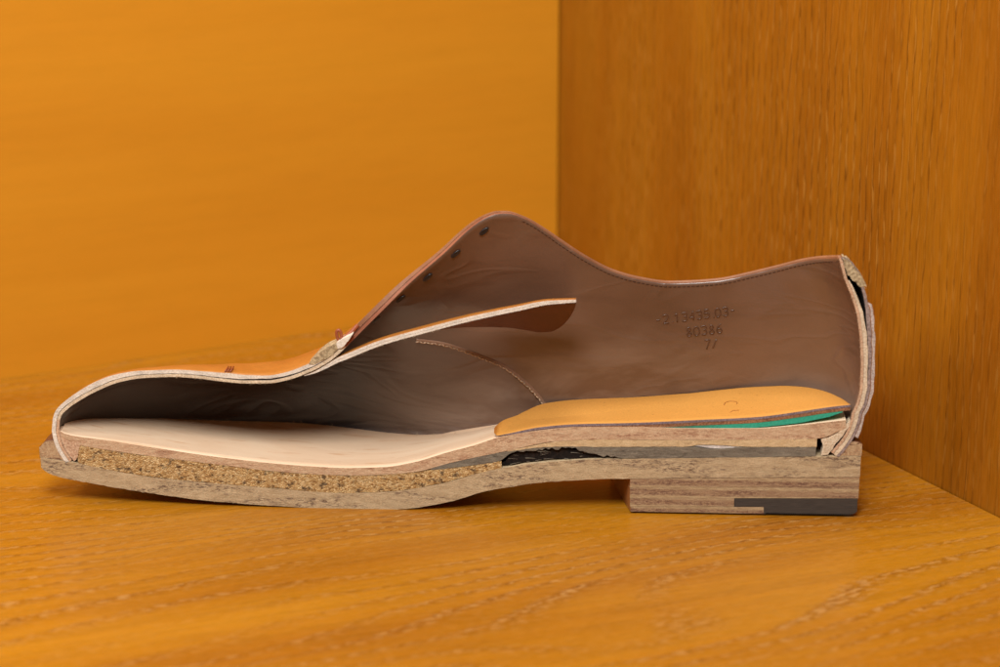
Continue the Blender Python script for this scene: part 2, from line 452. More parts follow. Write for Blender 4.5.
def tube(mb, pts, r, n=6, mat=0, caps=True, r_end=None):
    pts = [np.array(p, float) for p in pts]
    verts, faces = [], []
    L = len(pts)
    for i, p in enumerate(pts):
        d = pts[min(i + 1, L - 1)] - pts[max(i - 1, 0)]
        d /= (np.linalg.norm(d) + 1e-12)
        a = np.cross(d, [0.31, 0.9, 0.3]); a /= (np.linalg.norm(a) + 1e-12)
        b = np.cross(d, a)
        rr = r[i] if isinstance(r, np.ndarray) else r if r_end is None else r + (r_end - r) * i / max(1, L - 1)
        for k in range(n):
            q = 2 * math.pi * k / n
            verts.append(p + (a * math.cos(q) + b * math.sin(q)) * rr)
    for i in range(L - 1):
        for k in range(n):
            k2 = (k + 1) % n
            faces.append((i * n + k, i * n + k2, (i + 1) * n + k2, (i + 1) * n + k))
    if caps:
        faces.append(list(range(n))[::-1]); faces.append([(L - 1) * n + k for k in range(n)])
    mb.add(verts, faces, [mat] * len(faces), [[(0, 0)] * len(f) for f in faces], [True] * len(faces))

# ------------------------------------------------------------------ the shoe: root
shoe = bpy.data.objects.new('sectioned_shoe', None)
C.objects.link(shoe)
shoe.location = Vector(O)
shoe.rotation_euler = (0, 0, -PSI)
shoe.empty_display_size = 0.02
shoe['label'] = 'brown leather dress shoe sawn in half lengthwise, showing cork filler, insole and green foam pad'
shoe['category'] = 'shoe'

# ------------------------------------------------------------------ upper (lining + outer leather), lofted
T_px = [(60, 420), (61.5, 415.5), (67, 409.5), (75, 403.5), (96, 391.5), (120, 382), (144, 378), (174, 377), (198, 378.5), (222, 381.5),
        (246, 383.5), (268, 383.4), (286, 380.5), (310, 372), (328, 362.5), (341, 352), (356, 337), (380, 313), (410, 283), (446, 251.5),
        (464, 234), (476, 224), (488, 217), (498, 213.8), (508, 213.5), (524, 218.5), (542, 229), (559, 241), (586, 258.5), (613, 272), (640, 279.5),
        (670, 283.5), (691, 283), (718, 281), (753, 273.8), (779, 267.5), (803, 261.5), (820, 259), (839, 258)]
Yt_mm = [(60, 0), (341, 0), (350, 2.0), (362, 4), (400, 6.5), (450, 8), (490, 10), (520, 13), (560, 18), (620, 23.5), (680, 26.5), (730, 26.5),
         (770, 24), (800, 19), (818, 14), (830, 8.5), (836, 4.5), (839, 0)]
B_px = [(59, 431), (62, 425), (75, 420.5), (95, 418.5), (150, 418.5), (200, 420), (300, 423), (350, 428), (390, 433), (420, 435), (445, 434), (470, 431), (495, 426),
        (540, 415), (600, 408), (660, 403), (700, 398), (755, 392), (800, 391), (818, 394), (836, 401), (848, 409), (852, 413)]
Yb_mm = [(59, 0), (61, 3.5), (66, 7.5), (75, 12), (95, 18.5), (120, 24), (150, 29), (200, 35), (260, 40), (320, 42.5), (370, 41.5), (420, 37.5), (470, 33),
         (520, 30.5), (580, 30), (640, 31.5), (700, 33.5), (750, 34), (790, 32), (815, 27), (832, 20), (843, 13), (849, 7), (852, 0)]
NT, NS, NM = 200, 40, 8
tt = np.linspace(0, 1, NT)
tt = 0.35 * tt + 0.65 * 0.5 * (1 - np.cos(math.pi * tt))
tt[:14] = np.linspace(0, 1, 14) ** 2 * tt[13]
xT = 60 + (839 - 60) * tt
xB = 59 + (852 - 59) * tt
yT = smooth_interp(T_px, xT); dT = smooth_interp(Yt_mm, xT) * 1e-3
yB = smooth_interp(B_px, xB); dB = smooth_interp(Yb_mm, xB) * 1e-3
TP = np.array([unp(a, b, c) for a, b, c in zip(xT, yT, dT)])
BP = np.array([unp(a, b, c) for a, b, c in zip(xB, yB, dB)])
# heel inner profile at the cut (deviation from the straight chord)
hp = np.array([unp(a, b, 0) for a, b in [(852, 413), (857, 402), (860, 390), (861, 364), (860, 338), (857, 314), (851, 295), (844, 278), (839, 258)]])
hz = (hp[:, 2] - hp[0, 2]) / (hp[-1, 2] - hp[0, 2])
hd = hp[:, 0] - (hp[0, 0] + (hp[-1, 0] - hp[0, 0]) * hz)
kf = sstep(330, 420, xT)                       # 0 vamp, 1 quarter
wh = sstep(700, 835, xT)                       # heel weight
MT0 = unp(72, 460, 0) - BP[0]
MT1 = unp(831, 452, 0) - BP[-1]
MMID = np.array([0, -0.006, -0.0075])
inner = np.zeros((NT, NM + NS + 1, 3))
ss = np.linspace(0, 1, NS + 1)
for i in range(NT):
    T, B = TP[i], BP[i]
    # vamp section: superellipse; quarter: gently bulged wall
    ph = ss * math.pi / 2
    e = interp([(60, 1.2), (150, 1.15), (210, 0.95), (262, 0.72), (300, 0.64), (330, 0.68)], xT[i])
    fy_v = np.sign(np.cos(ph)) * np.abs(np.cos(ph)) ** e
    fz_v = np.sin(ph) ** e
    zq = ss
    bul = interp([(340, 0.22), (450, 0.30), (560, 0.22), (640, 0.14), (760, 0.13), (840, 0.1)], xT[i])
    fy_q = (1 - zq) + bul * np.sin(math.pi * zq ** 0.75) * (1 - 0.3 * zq)
    fz_q = zq
    k = kf[i]
    fy = fy_v * (1 - k) + fy_q * k
    fz = fz_v * (1 - k) + fz_q * k
    xx = B[0] + (T[0] - B[0]) * (fz if k > .5 else ss * k + fz * (1 - k))
    xx = xx + np.interp(fz, hz, hd) * wh[i]
    span = B[1] - T[1]
    yy = T[1] + span * fy if span > 0.002 else T[1] + span * (1 - ss)
    if 0.002 < span < 0.012:
        w = (span - 0.002) / 0.01
        yy = w * yy + (1 - w) * (T[1] + span * (1 - ss))
    zz = B[2] + (T[2] - B[2]) * fz
    inner[i, NM:, 0] = xx; inner[i, NM:, 1] = np.maximum(yy, 0); inner[i, NM:, 2] = zz
    w0 = 1 - sstep(0.0, 0.07, tt[i]); w1 = sstep(0.93, 1.0, tt[i])
    dM = MMID * (1 - w0 - w1) + MT0 * w0 + MT1 * w1
    for j in range(NM):
        q = 1 - j / NM
        off = dM * q
        inner[i, j] = B + off
        # the lasting margin tucks in as a soft curve
        inner[i, j, 0] += 0.0016 * math.sin(math.pi * q) * (w1 - w0 * 0.6)
        inner[i, j, 1] = max(inner[i, j, 1], 0.0)
inner[0, :, 1] = 0; inner[-1, :, 1] = 0
vamp_cut = xT < 343
inner[vamp_cut, -1, 1] = 0
# light unevenness in the lining
dt = np.gradient(inner, axis=0); ds = np.gradient(inner, axis=1)
nrm = np.cross(ds, dt)
nrm /= (np.linalg.norm(nrm, axis=2, keepdims=True) + 1e-15)
if nrm[NT // 2, NM + NS // 2, 1] < 0: nrm = -nrm
for i in (0, NT - 1):
    nrm[i, :, 1] = 0
for i in np.where(vamp_cut)[0]:
    nrm[i, -1, 1] = 0
for j in range(NM + NS + 1):                    # toe and heel ends: in the cut plane, outward
    d0 = ds[0, j]; n0 = np.array([-d0[2], 0, d0[0]])
    nrm[0, j] = n0 / (np.linalg.norm(n0) + 1e-12)
    d1 = ds[-1, j]; n1 = np.array([d1[2], 0, -d1[0]])
    nrm[-1, j] = n1 / (np.linalg.norm(n1) + 1e-12)
if nrm[0, NM + 4, 0] > 0: nrm[0] = -nrm[0]
if nrm[-1, NM + 10, 0] < 0: nrm[-1] = -nrm[-1]
nrm /= (np.linalg.norm(nrm, axis=2, keepdims=True) + 1e-15)
for _ in range(2):                              # smooth the normals a little
    q = nrm.copy()
    q[1:-1] = (nrm[:-2] + 2 * nrm[1:-1] + nrm[2:]) / 4
    q /= (np.linalg.norm(q, axis=2, keepdims=True) + 1e-15)
    nrm = q
def offset(mm):
    """grid moved outward by mm[i,j] millimetres, the cut edges kept in the cut plane"""
    g = inner + nrm * (mm[..., None] * 1e-3)
    g[vamp_cut, -1, 1] = 0
    g[0, :, 1] = 0; g[-1, :, 1] = 0
    g[..., 1] = np.maximum(g[..., 1], 0)
    return g
ones = np.ones((NT, NM + NS + 1))
sfull = np.concatenate([np.zeros(NM), ss])
XT = xT[:, None] * ones
SF = sfull[None, :] * ones
vth = interp([(60, 2.6), (100, 3.3), (150, 2.7), (200, 2.8), (230, 3.4), (262, 2.9), (300, 2.9), (345, 2.9), (400, 2.9), (470, 2.3), (520, 1.7), (560, 1.6), (839, 1.7)], xT)[:, None]
hz_w = sstep(770, 838, XT)                      # stiffened heel
top_f = sstep(0.9, 1.0, SF)
base_th = vth * np.where(XT < 480, 1, 1) * ones
body = 2.8 * ones
th = np.where(XT < 500, base_th, body + (base_th - body) * top_f)
th = th + (base_th - th) * (1 - sstep(500, 540, XT))
# heel: total 4.6 at the bottom, 4.2 at mid before the strip, 5.6 high up, 1.7 at the very top
ht = np.interp(sfull, [0, 0.15, 0.45, 0.72, 0.87, 0.95, 1.0], [3.4, 3.5, 4.0, 4.8, 5.7, 4.2, 1.9])[None, :] * ones
th = th + (ht - th) * hz_w
lin_th = np.minimum(1.15, th * 0.42)
lin_th = lin_th * (1 - 0.15 * hz_w)
gap_top = np.interp(sfull, [0, 0.5, 0.62, 0.72, 0.86, 0.93, 0.97, 1.0], [0.0, 0.1, 0.7, 1.9, 3.0, 1.8, 0.3, 0.0])[None, :] * hz_w
ctr_th = np.interp(sfull, [0, 0.5, 0.8, 0.9, 1.0], [1.3, 1.5, 0.6, 0.0, 0.0])[None, :] * hz_w

fray = np.zeros((NT, NM + NS + 1))
_n = rng.normal(0, 1, NM + NS + 1)
_n = 0.6 * _n + 0.4 * np.roll(_n, 1)
for _k, _w in ((NT - 1, 1.0), (NT - 2, 0.8), (NT - 3, 0.45), (NT - 4, 0.2)): fray[_k] = _n * _w * 0.18
def shell(name, g0, g1, mats, slot, parent, i0=0, i1=None, j0=0, j1=None):
    """closed sheet between two grids. slot(kind, i): material slot for 'in','out','top','bottom','toe','heel'"""
    g0 = g0[i0:i1, j0:j1]; g1 = g1[i0:i1, j0:j1]
    n, m = g0.shape[:2]
    V = list(g0.reshape(-1, 3)) + list(g1.reshape(-1, 3))
    k = n * m
    fs, fm, sm = [], [], []
    def q(a, b, c, d, s, smooth): fs.append((a, b, c, d)); fm.append(s); sm.append(smooth)
    for i in range(n - 1):
        for j in range(m - 1):
            a, b, c, d = i * m + j, (i + 1) * m + j, (i + 1) * m + j + 1, i * m + j + 1
            q(a, b, c, d, slot('in', i + i0), True)
            q(k + a, k + d, k + c, k + b, slot('out', i + i0), True)
        a, b = i * m + m - 1, (i + 1) * m + m - 1
        q(a, b, k + b, k + a, slot('top', i + i0), False)
        a, b = i * m, (i + 1) * m
        q(a, k + a, k + b, b, slot('bottom', i + i0), False)
    for j in range(m - 1):
        q(j, j + 1, k + j + 1, k + j, slot('toe', 0), False)
        a = (n - 1) * m + j
        q(a, k + a, k + a + 1, a + 1, slot('heel', n - 1), False)
    return link_mesh(name, V, fs, mats, fm, parent, None, sm)

lin_out = offset(lin_th)
i_face = int(np.searchsorted(xT, 343))
def slot_lin(kind, i):
    if kind == 'top': return 1 if i < i_face else 3
    if kind in ('toe', 'heel'): return 2
    return 0
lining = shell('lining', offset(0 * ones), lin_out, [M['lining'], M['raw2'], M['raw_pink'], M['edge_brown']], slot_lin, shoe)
lining['label'] = 'brown leather lining with number stamp'
g_groove = (0.13 + 0.45 * np.exp(-((xT - 268) / 40) ** 2) * (xT < 343) + 0.1 * np.sin(xT * 0.21) ** 2)[:, None]
out_in = offset(np.minimum(lin_th + g_groove + ctr_th + gap_top, th - 0.45))
out_out = offset(th + fray)
# the vamp/quarter boundary is a seam of its own on the outside
def slot_out(kind, i):
    if kind == 'top': return 1 if i < i_face else 3
    if kind in ('toe', 'heel'): return 2
    if kind in ('in', 'bottom'): return 4
    return 0
vamp = shell('vamp', out_in, out_out, [M['cognac'], M['raw'], M['raw'], M['edge_tan'], M['raw2']], slot_out, shoe, 0, i_face + 1)
quarter = shell('quarter', out_in, out_out, [M['cognac'], M['raw'], M['raw_dusk'], M['edge_tan'], M['dark']], slot_out, shoe, i_face, NT)  # inner face near-black, painting in the shade of the heel gap
j_c = NM + int(0.88 * NS)
i_c = int(np.searchsorted(xT, 780))
counter = shell('heel_counter', offset(lin_th + 0.12), offset(lin_th + 0.12 + fray * 0.6 + np.maximum(ctr_th, 0.05)), [M['raw2'], M['raw2']],
                lambda k, i: 0, shoe, i_c, NT, 0, j_c)
# back strip over the seam at the heel
j_b = NM + int(0.70 * NS)
i_b = int(np.searchsorted(xT, 826))
strip = shell('back_strip', offset(th + fray + 0.22), offset(th + np.roll(fray, 3, axis=1) + 1.2), [M['cognac'], M['raw_grey']],
              lambda k, i: 1 if k in ('heel', 'top', 'toe', 'bottom') else 0, shoe, i_b, NT, NM // 2, j_b)
for o in (lining, vamp, quarter, counter, strip): fix_normals(o)

bvh_lin = BVHTree.FromPolygons([tuple(v) for v in offset(0 * ones).reshape(-1, 3)],
    [(i * (NM + NS + 1) + j, (i + 1) * (NM + NS + 1) + j, (i + 1) * (NM + NS + 1) + j + 1, i * (NM + NS + 1) + j + 1)
     for i in range(NT - 1) for j in range(NM + NS)])
CL = np.array([(CAM - O) @ EX, (CAM - O) @ EY, CAM[2]])
def on_lining(px, py, lift=0.0):
    """where a traced mark lies on the lining (shoe coordinates), lifted off it by lift"""
    d = unp(px, py, 0.0) - CL
    d /= np.linalg.norm(d)
    h = bvh_lin.ray_cast(Vector(CL), Vector(d), 3.0)
    if h[0] is None: return None
    n = np.array(h[1])
    if n @ d > 0: n = -n
    return np.array(h[0]) + n * lift

# topline binding and the two edges of the facing
def edge_tube(name, mm_i, mm_o, x0, x1, r, mat):
    """rounded bead along the top edge"""
    mb = MB()
    ii = [i for i in range(NT) if x0 <= xT[i] <= x1]
    top = 0.5 * (mm_i[:, -1] + mm_o[:, -1])
    pts = [top[i] for i in ii]
    tube(mb, pts, np.minimum(r, r * (0.25 + np.arange(len(pts)) / 14.0)), 8, 0)
    return mb.build(name, [mat], shoe)
edge_tube('topline_binding', out_in * 0 + inner, out_out, 500, 838, 0.00075, M['edge_tan'])

def stitch_run(mb, pts, step, ln, r, zig=0.0):
    """separate stitches along a polyline"""
    pts = [p for p in pts if p is not None]
    L = [0.0]
    for a, b in zip(pts[:-1], pts[1:]): L.append(L[-1] + float(np.linalg.norm(b - a)))
    L = np.array(L); P = np.array(pts)
    at = lambda s: np.array([np.interp(s, L, P[:, k]) for k in range(3)])
    s = 0.0; k = 0
    while s + ln < L[-1]:
        a, b = at(s), at(s + ln)
        if zig:
            d = (b - a) / np.linalg.norm(b - a); n = np.cross(d, [0, 1, 0])
            sg = 1 if k % 2 else -1
            a = a + n * zig * sg; b = b - n * zig * sg
        mid = (a + b) / 2 + np.array([0, -r * 0.6, 0])
        tube(mb, [a, mid, b], r, 5, 0)
        s += step; k += 1
# topline stitching, 5 px under the edge
mb = MB()
line = []
for x in np.linspace(522, 834, 240):
    line.append(on_lining(x, smooth_interp(T_px, x) + 3.4, 0.00006))
stitch_run(mb, line, 0.00165, 0.00115, 0.00013)
mb.build('topline_stitching', [M['thread_dark']], shoe)
# seam where vamp lining meets quarter lining
seam_px = [(416, 340), (440, 343), (464, 350), (480, 356), (504, 366.5), (522, 380), (537, 395), (546, 407)]
def curve_px(tab, n):
    a = np.array(tab, float)
    s = np.concatenate([[0], np.cumsum(np.hypot(*np.diff(a, axis=0).T))])
    q = np.linspace(0, s[-1], n)
    return smooth_interp(np.c_[s, a[:, 0]], q), smooth_interp(np.c_[s, a[:, 1]], q)
cx, cy = curve_px(seam_px, 80)
mb = MB()
tube(mb, [p for p in (on_lining(x, y, -0.00035) for x, y in zip(cx, cy)) if p is not None], 0.0009, 8, 0)
seam = mb.build('lining_seam', [leather('seam_ridge', srgb(132, 102, 82), srgb(150, 120, 98), 0.45, 0.2)], shoe)
mb = MB()
stitch_run(mb, [on_lining(x - 0.3, y + 0.6, 0.00055) for x, y in zip(cx, cy)], 0.0014, 0.0012, 0.00028, 0.00018)
mb.build('seam_stitching', [M['thread']], shoe)

# eyelets seen from inside the facing
def frame_on(px, py):
    p = on_lining(px, py)
    a = on_lining(px + 4, py - 3.4); b = on_lining(px + 2, py + 4)
    u = a - p; u /= np.linalg.norm(u)
    n = np.cross(u, b - p); n /= np.linalg.norm(n)
    if n @ (CL - p) < 0: n = -n
    return p, u, np.cross(n, u), n
for (ex, ey) in [(484, 231), (455.5, 253.5), (427.5, 277), (400.5, 298.5), (376, 319)]:
    p, u, w, n = frame_on(ex, ey)
    verts, faces, N = [], [], 24
    for (r, h) in ((0.0021, 0.0000), (0.0020, 0.0002), (0.0016, 0.00025), (0.0012, 0.0001), (0.0009, 0.00008)):
        for k in range(N):
            q = 2 * math.pi * k / N
            verts.append(p + (u * math.cos(q) + w * math.sin(q) * 0.42) * r + n * (h + 0.00025))
    for a in range(4):
        for k in range(N):
            k2 = (k + 1) % N
            faces.append((a * N + k, a * N + k2, (a + 1) * N + k2, (a + 1) * N + k))
    faces.append([4 * N + k for k in range(N)])
    fix_normals(link_mesh('eyelet', verts, faces, [M['eyelet']], None, shoe, None, [True] * len(faces)))

# number stamp: pressed strokes
GL = {'0': [[(0.2, 0), (0, .25), (0, .75), (.2, 1), (.4, 1), (.6, .75), (.6, .25), (.4, 0), (.2, 0)]],
      '1': [[(.05, .8), (.3, 1), (.3, 0)]],
      '2': [[(0, .8), (.15, 1), (.45, 1), (.6, .8), (.55, .55), (0, 0), (.6, 0)]],
      '3': [[(0, .9), (.2, 1), (.45, 1), (.6, .8), (.5, .58), (.25, .52)], [(.25, .52), (.5, .48), (.6, .25), (.45, 0), (.2, 0), (0, .1)]],
      '4': [[(.45, 0), (.45, 1), (0, .3), (.6, .3)]],
      '5': [[(.55, 1), (.1, 1), (.05, .55), (.35, .6), (.6, .4), (.55, .1), (.3, 0), (0, .08)]],
      '6': [[(.5, 1), (.15, .7), (0, .3), (.15, 0), (.45, 0), (.6, .25), (.45, .5), (.15, .5), (.02, .3)]],
      '7': [[(0, 1), (.6, 1), (.25, 0)]],
      '8': [[(.3, .52), (.08, .75), (.2, 1), (.4, 1), (.52, .75), (.3, .52), (.02, .25), (.15, 0), (.45, 0), (.58, .25), (.3, .52)]],
      '-': [[(.05, .5), (.5, .5)]], '/': [[(.1, 0), (.5, 1)]], '.': [[(.2, 0), (.28, .06)]], ' ': []}
def write(mb, text, x, y, h, w, slope, r, lean=0.0, lift=0.00005):
    y0_ = y
    for ch in text:
        jy, jx = rng.normal(0, 0.12), rng.normal(0, 0.06)
        for st in GL[ch]:
            pts = []
            for a, b in zip(st[:-1], st[1:]):
                for k in range(4):
                    pts.append((a[0] + (b[0] - a[0]) * k / 4, a[1] + (b[1] - a[1]) * k / 4))
            pts.append(st[-1])
            P = [on_lining(x + jx + p[0] * w + p[1] * h * lean, y + jy - p[1] * h - slope * (p[0] * w), lift) for p in pts]
            P = [p for p in P if p is not None]
            if len(P) > 1: tube(mb, P, r, 6, 0)
        adv = w * (0.45 if ch in ' .' else 0.86)
        x += adv; y -= slope * adv
mb = MB()
write(mb, '-2.13435.03-', 656, 324.5, 8.4, 8.6, 0.125, 0.00023, -0.08)
write(mb, '80386', 686.5, 336.5, 8.6, 8.8, 0.11, 0.00023, -0.08)
write(mb, '7/', 704.5, 349, 8.8, 8.6, 0.08, 0.00023, 0.02)
mb.build('number_stamp', [M['stamp']], shoe)

# ------------------------------------------------------------------ tongue
top_t = [(304, 375.6), (314, 371.8), (326, 365), (338, 357.5), (350, 352.3), (380, 340.5), (425, 328), (470, 316.5), (515, 307), (548, 300.8), (576, 299.6)]
bot_d = [(304, 2), (338, 4), (419, 15), (480, 21), (536, 25), (576, 26)]        # half width, mm
drop = [(304, 0.0185), (440, 0.0185), (500, 0.023), (548, 0.030), (576, 0.033)]  # mm per mm^2
TN, TR = 100, 30
tg_top, tg_bot = [], []
for i in range(TN):
    u = i / (TN - 1)
    row, rowb = [], []
    for j in range(TR):
        r = j / (TR - 1)
        xe = 576 - 2 * r ** 2 - 38 * (1 - math.sqrt(max(0.0, 1 - max(0.0, (r - 0.35) / 0.65) ** 2.2)))
        x = 304 + (xe - 304) * u
        y = interp(bot_d, x) * r
        p = unp(x, smooth_interp(top_t, x), 0)
        z = p[2] - interp(drop, x) * y * y * 1e-3
        row.append(np.array([p[0], y * 1e-3, z]))
    tg_top.append(row)
tg_top = np.array(tg_top)
tdt = np.gradient(tg_top, axis=0); tds = np.gradient(tg_top, axis=1)
tn = np.cross(tdt, tds); tn /= np.linalg.norm(tn, axis=2, keepdims=True)
if tn[10, 2, 2] < 0: tn = -tn
tn[:, 0, 1] = 0
def toff(mm):
    tip = interp([(0, 0.15), (0.14, 1.9), (0.85, 1.6), (1, 1.0)], np.linspace(0, 1, TN))[:, None, None] / 2.0
    g = tg_top - tn * mm * 1e-3 * tip
    g[:, 0, 1] = 0
    return g
def shell2(name, g0, g1, mats, slots, parent):
    n, m = g0.shape[:2]
    V = list(g0.reshape(-1, 3)) + list(g1.reshape(-1, 3)); k = n * m
    fs, fm, sm = [], [], []
    for i in range(n - 1):
        for j in range(m - 1):
            a, b, c, d = i * m + j, (i + 1) * m + j, (i + 1) * m + j + 1, i * m + j + 1
            fs += [(a, b, c, d), (k + a, k + d, k + c, k + b)]; fm += [slots['a'], slots['b']]; sm += [True, True]
        for e, key in ((0, 'cut'), (m - 1, 'rim')):
            a, b = i * m + e, (i + 1) * m + e
            fs.append((a, b, k + b, k + a)); fm.append(slots[key]); sm.append(False)
    for e in (0, n - 1):
        for j in range(m - 1):
            a = e * m + j
            fs.append((a, a + 1, k + a + 1, k + a)); fm.append(slots['rim']); sm.append(False)
    o = link_mesh(name, V, fs, mats, fm, parent, None, sm)
    fix_normals(o)
    return o
tongue = shell2('tongue', toff(0), toff(1.0), [M['cognac'], M['raw2'], M['raw'], M['edge_brown']], {'a': 0, 'b': 1, 'cut': 2, 'rim': 3}, shoe)
shell2('tongue_lining', toff(1.1), toff(2.0), [M['raw2'], M['tongue_under'], M['raw'], M['edge_brown']], {'a': 0, 'b': 1, 'cut': 2, 'rim': 3}, tongue)

# lumps of filler at the facing base and heel top, seam ends
def prism(name, poly, y0, y1, mats, parent=None, rough=0.0, slots=(0, 0), sub=3, fit=None):
    """traced outline at the cut, extruded from depth y0 to y1 (metres), cut edge roughened a little"""
    a = np.array(poly, float)
    pts = []
    for p, q in zip(a, np.roll(a, -1, 0)):
        for k in range(sub):
            w = p + (q - p) * k / sub
            if rough: w = w + rng.normal(0, rough, 2)
            pts.append(w)
    n = len(pts)
    L = [unp(p[0], p[1], 0) for p in pts]
    V = [np.array([p[0], y0, p[2]]) for p in L] + [np.array([p[0], y1, p[2]]) for p in L]
    fs = [list(range(n))[::-1], list(range(n, 2 * n))] + [(i, (i + 1) % n, n + (i + 1) % n, n + i) for i in range(n)]
    uv = [[(V[k][0], V[k][2]) for k in f] for f in fs]
    o = link_mesh(name, V, fs, mats, [slots[0], slots[1]] + [slots[1]] * n, parent, uv, [False] * len(fs))
    fix_normals(o)
    return o
prism('facing_filler', [(309, 363.5), (319, 353), (329, 346.5), (337, 342.5), (341, 345.5), (333, 354.5), (324, 360.5), (314, 364.5)], -0.0002, 0.006, [M['fuzz']], shoe, 0.35)
prism('facing_edge', [(336, 343), (343, 338.5), (353, 333.5), (349, 340), (343, 347), (338, 349)], -0.0003, 0.004, [M['raw']], shoe, 0.25)
prism('heel_filler', [(842.5, 258), (848, 259.5), (854, 266), (862, 277), (866.5, 286), (860, 287), (853, 280), (848, 275), (845, 267)], -0.0002, 0.005, [M['fuzz']], shoe, 0.4)
# bar tack loop at the facing base, and the thread end of the toe cap seam
mb = MB()
lp = [(339, 341, 2.0), (337, 336, 2.2), (336.6, 332, 2.4), (338.5, 330, 2.5), (340.5, 332, 2.3), (341.4, 336, 2.0), (341.5, 340, 1.8)]
lx_, ly_ = curve_px([(a, b) for a, b, c in lp], 24)
tube(mb, [unp(a, b, 0.002) for a, b in zip(lx_, ly_)], 0.0006, 8)
tube(mb, [unp(341, 341, 0.0015), unp(346, 337, 0.0022), unp(351, 332.5, 0.003), unp(358, 325, 0.004)], 0.0008, 8)
mb.build('bar_tack', [M['bartack']], shoe)

# ------------------------------------------------------------------ sole
def dense(tabs, a, b, n):
    xs = stations(a, b, n)
    return xs
W_sole_t = [(40.5, 0.3), (41.5, 3), (43, 5.5), (46, 9), (52, 14), (60, 19), (80, 28), (120, 37.5), (180, 43.5), (250, 47.5), (320, 49.5), (380, 48),
            (430, 43.5), (480, 38), (540, 35), (600, 35), (660, 37), (720, 39), (780, 38), (815, 34), (836, 27), (849, 18), (856, 10.5), (859.5, 5), (861, 0.3)]
out_top = [(40.5, 458), (72, 462), (90, 466), (120, 472), (150, 477), (210, 483), (280, 489), (340, 493), (385, 492), (430, 486), (460, 478.8), (480, 473),
           (510, 466.8), (555, 461.5), (600, 459.3), (700, 458), (830, 456.5), (861, 456)]
out_bot = [(40.5, 467), (48, 473), (90, 483), (150, 493), (210, 501), (280, 506.2), (330, 509), (370, 510.2), (406, 508.8), (436, 504.5), (460, 499), (484, 491.5),
           (510, 487), (546, 482), (594, 479.5), (630, 478.6), (861, 477)]
ins_top = [(60, 431), (66, 434), (75, 436), (105, 440), (150, 447), (210, 456), (280, 464), (310, 466.3), (349, 468), (385, 467), (415, 462), (445, 453), (475, 445),
           (498, 437.5), (540, 430.5), (576, 427.3), (630, 427), (700, 428.5), (755, 428.5), (800, 425), (830, 421.8), (846, 420)]
ins_bot = [(60, 436), (78, 444.5), (105, 449.5), (150, 456), (210, 463.5), (280, 471.8), (310, 474), (355, 475.5), (385, 474.5), (415, 472), (450, 463), (504, 451.5),
           (555, 441.5), (600, 439.5), (700, 440), (818, 438.5), (846, 428)]
cork_top = [(76, 444.8), (105, 450), (150, 456.4), (210, 463.9), (280, 472.2), (310, 474.4), (355, 475.9), (385, 474.9), (415, 472.5), (433, 470.5), (470, 466), (501, 461.5)]
cork_bot = [(76, 462.2), (90, 465.7), (120, 471.6), (150, 476.6), (210, 482.6), (280, 488.6), (340, 492.6), (385, 491.6), (430, 485.6), (460, 478.3), (480, 472.8), (501, 468.5)]
shank_top = [(430, 468.6), (450, 463.6), (504, 452.1), (540, 448), (570, 446.8), (606, 447.2), (690, 447), (714, 449), (740, 447.5), (816, 447.4)]
shank_bot = [(430, 470.4), (470, 465.6), (500, 460.8), (510, 454), (540, 449.8), (570, 448.6), (591, 453.5), (615, 457.4), (640, 458.6), (700, 457.6), (816, 456.2)]
cream_top = [(506, 451.4), (540, 444.5), (556, 441.9), (600, 439.9), (700, 440.4), (818, 438.9)]
cream_bot = [(506, 451.7), (540, 447.6), (570, 446.4), (606, 446.8), (686, 446.6), (700, 444.6), (722, 445.2), (745, 446.8), (818, 447)]

def layer(part, tt_, tb, a, b, n, W, mats, slots, cup=None, W0=None, nz=4, jag=0.0, ragged=None):
    xs = stations(a, b, n)
    lx, zt = px_line(tt_, xs)
    zb = z_at(tb, lx)
    if jag:
        zt = zt + rng.normal(0, jag, n)
        zb = zb + rng.normal(0, jag, n)
    if ragged:
        a0, a1, amp = ragged
        k = (xs > a0) & (xs < a1)
        zb = zb + k * np.abs(rng.normal(0, amp, n)) * rng.choice([-0.6, 1.0], n)
    zt = np.maximum(zt, zb + 0.00005)
    w = W(lx) if callable(W) else W
    mb = MB()
    slab(mb, lx, zt, zb, w, W0, cup, nz=nz, mt=slots[0], mf=slots[1], ms=slots[2])
    return mb.build(part, mats, shoe)
WS = (np.array([lx_of(p[0]) for p in W_sole_t]), np.array([p[1] for p in W_sole_t]) * 1e-3)
def W_sole(lx): return smooth_interp(np.c_[WS[0], WS[1]], lx)
fx, fy_ = BP[:, 0], BP[:, 1]
order = np.argsort(fx)
def W_feather(lx, add=0.0):
    return np.interp(lx, fx[order], fy_[order]) + add
fo = out_out[:, NM]; oo = np.argsort(fo[:, 0])
def W_upper(lx): return np.interp(lx, fo[oo, 0], fo[oo, 1])

# outsole
outs = layer('outsole', out_top, out_bot, 40.5, 861, 220, W_sole, [M['outsole'], M['outsole'], M['sole_side']], (0, 1, 2), nz=5, jag=0.00006)
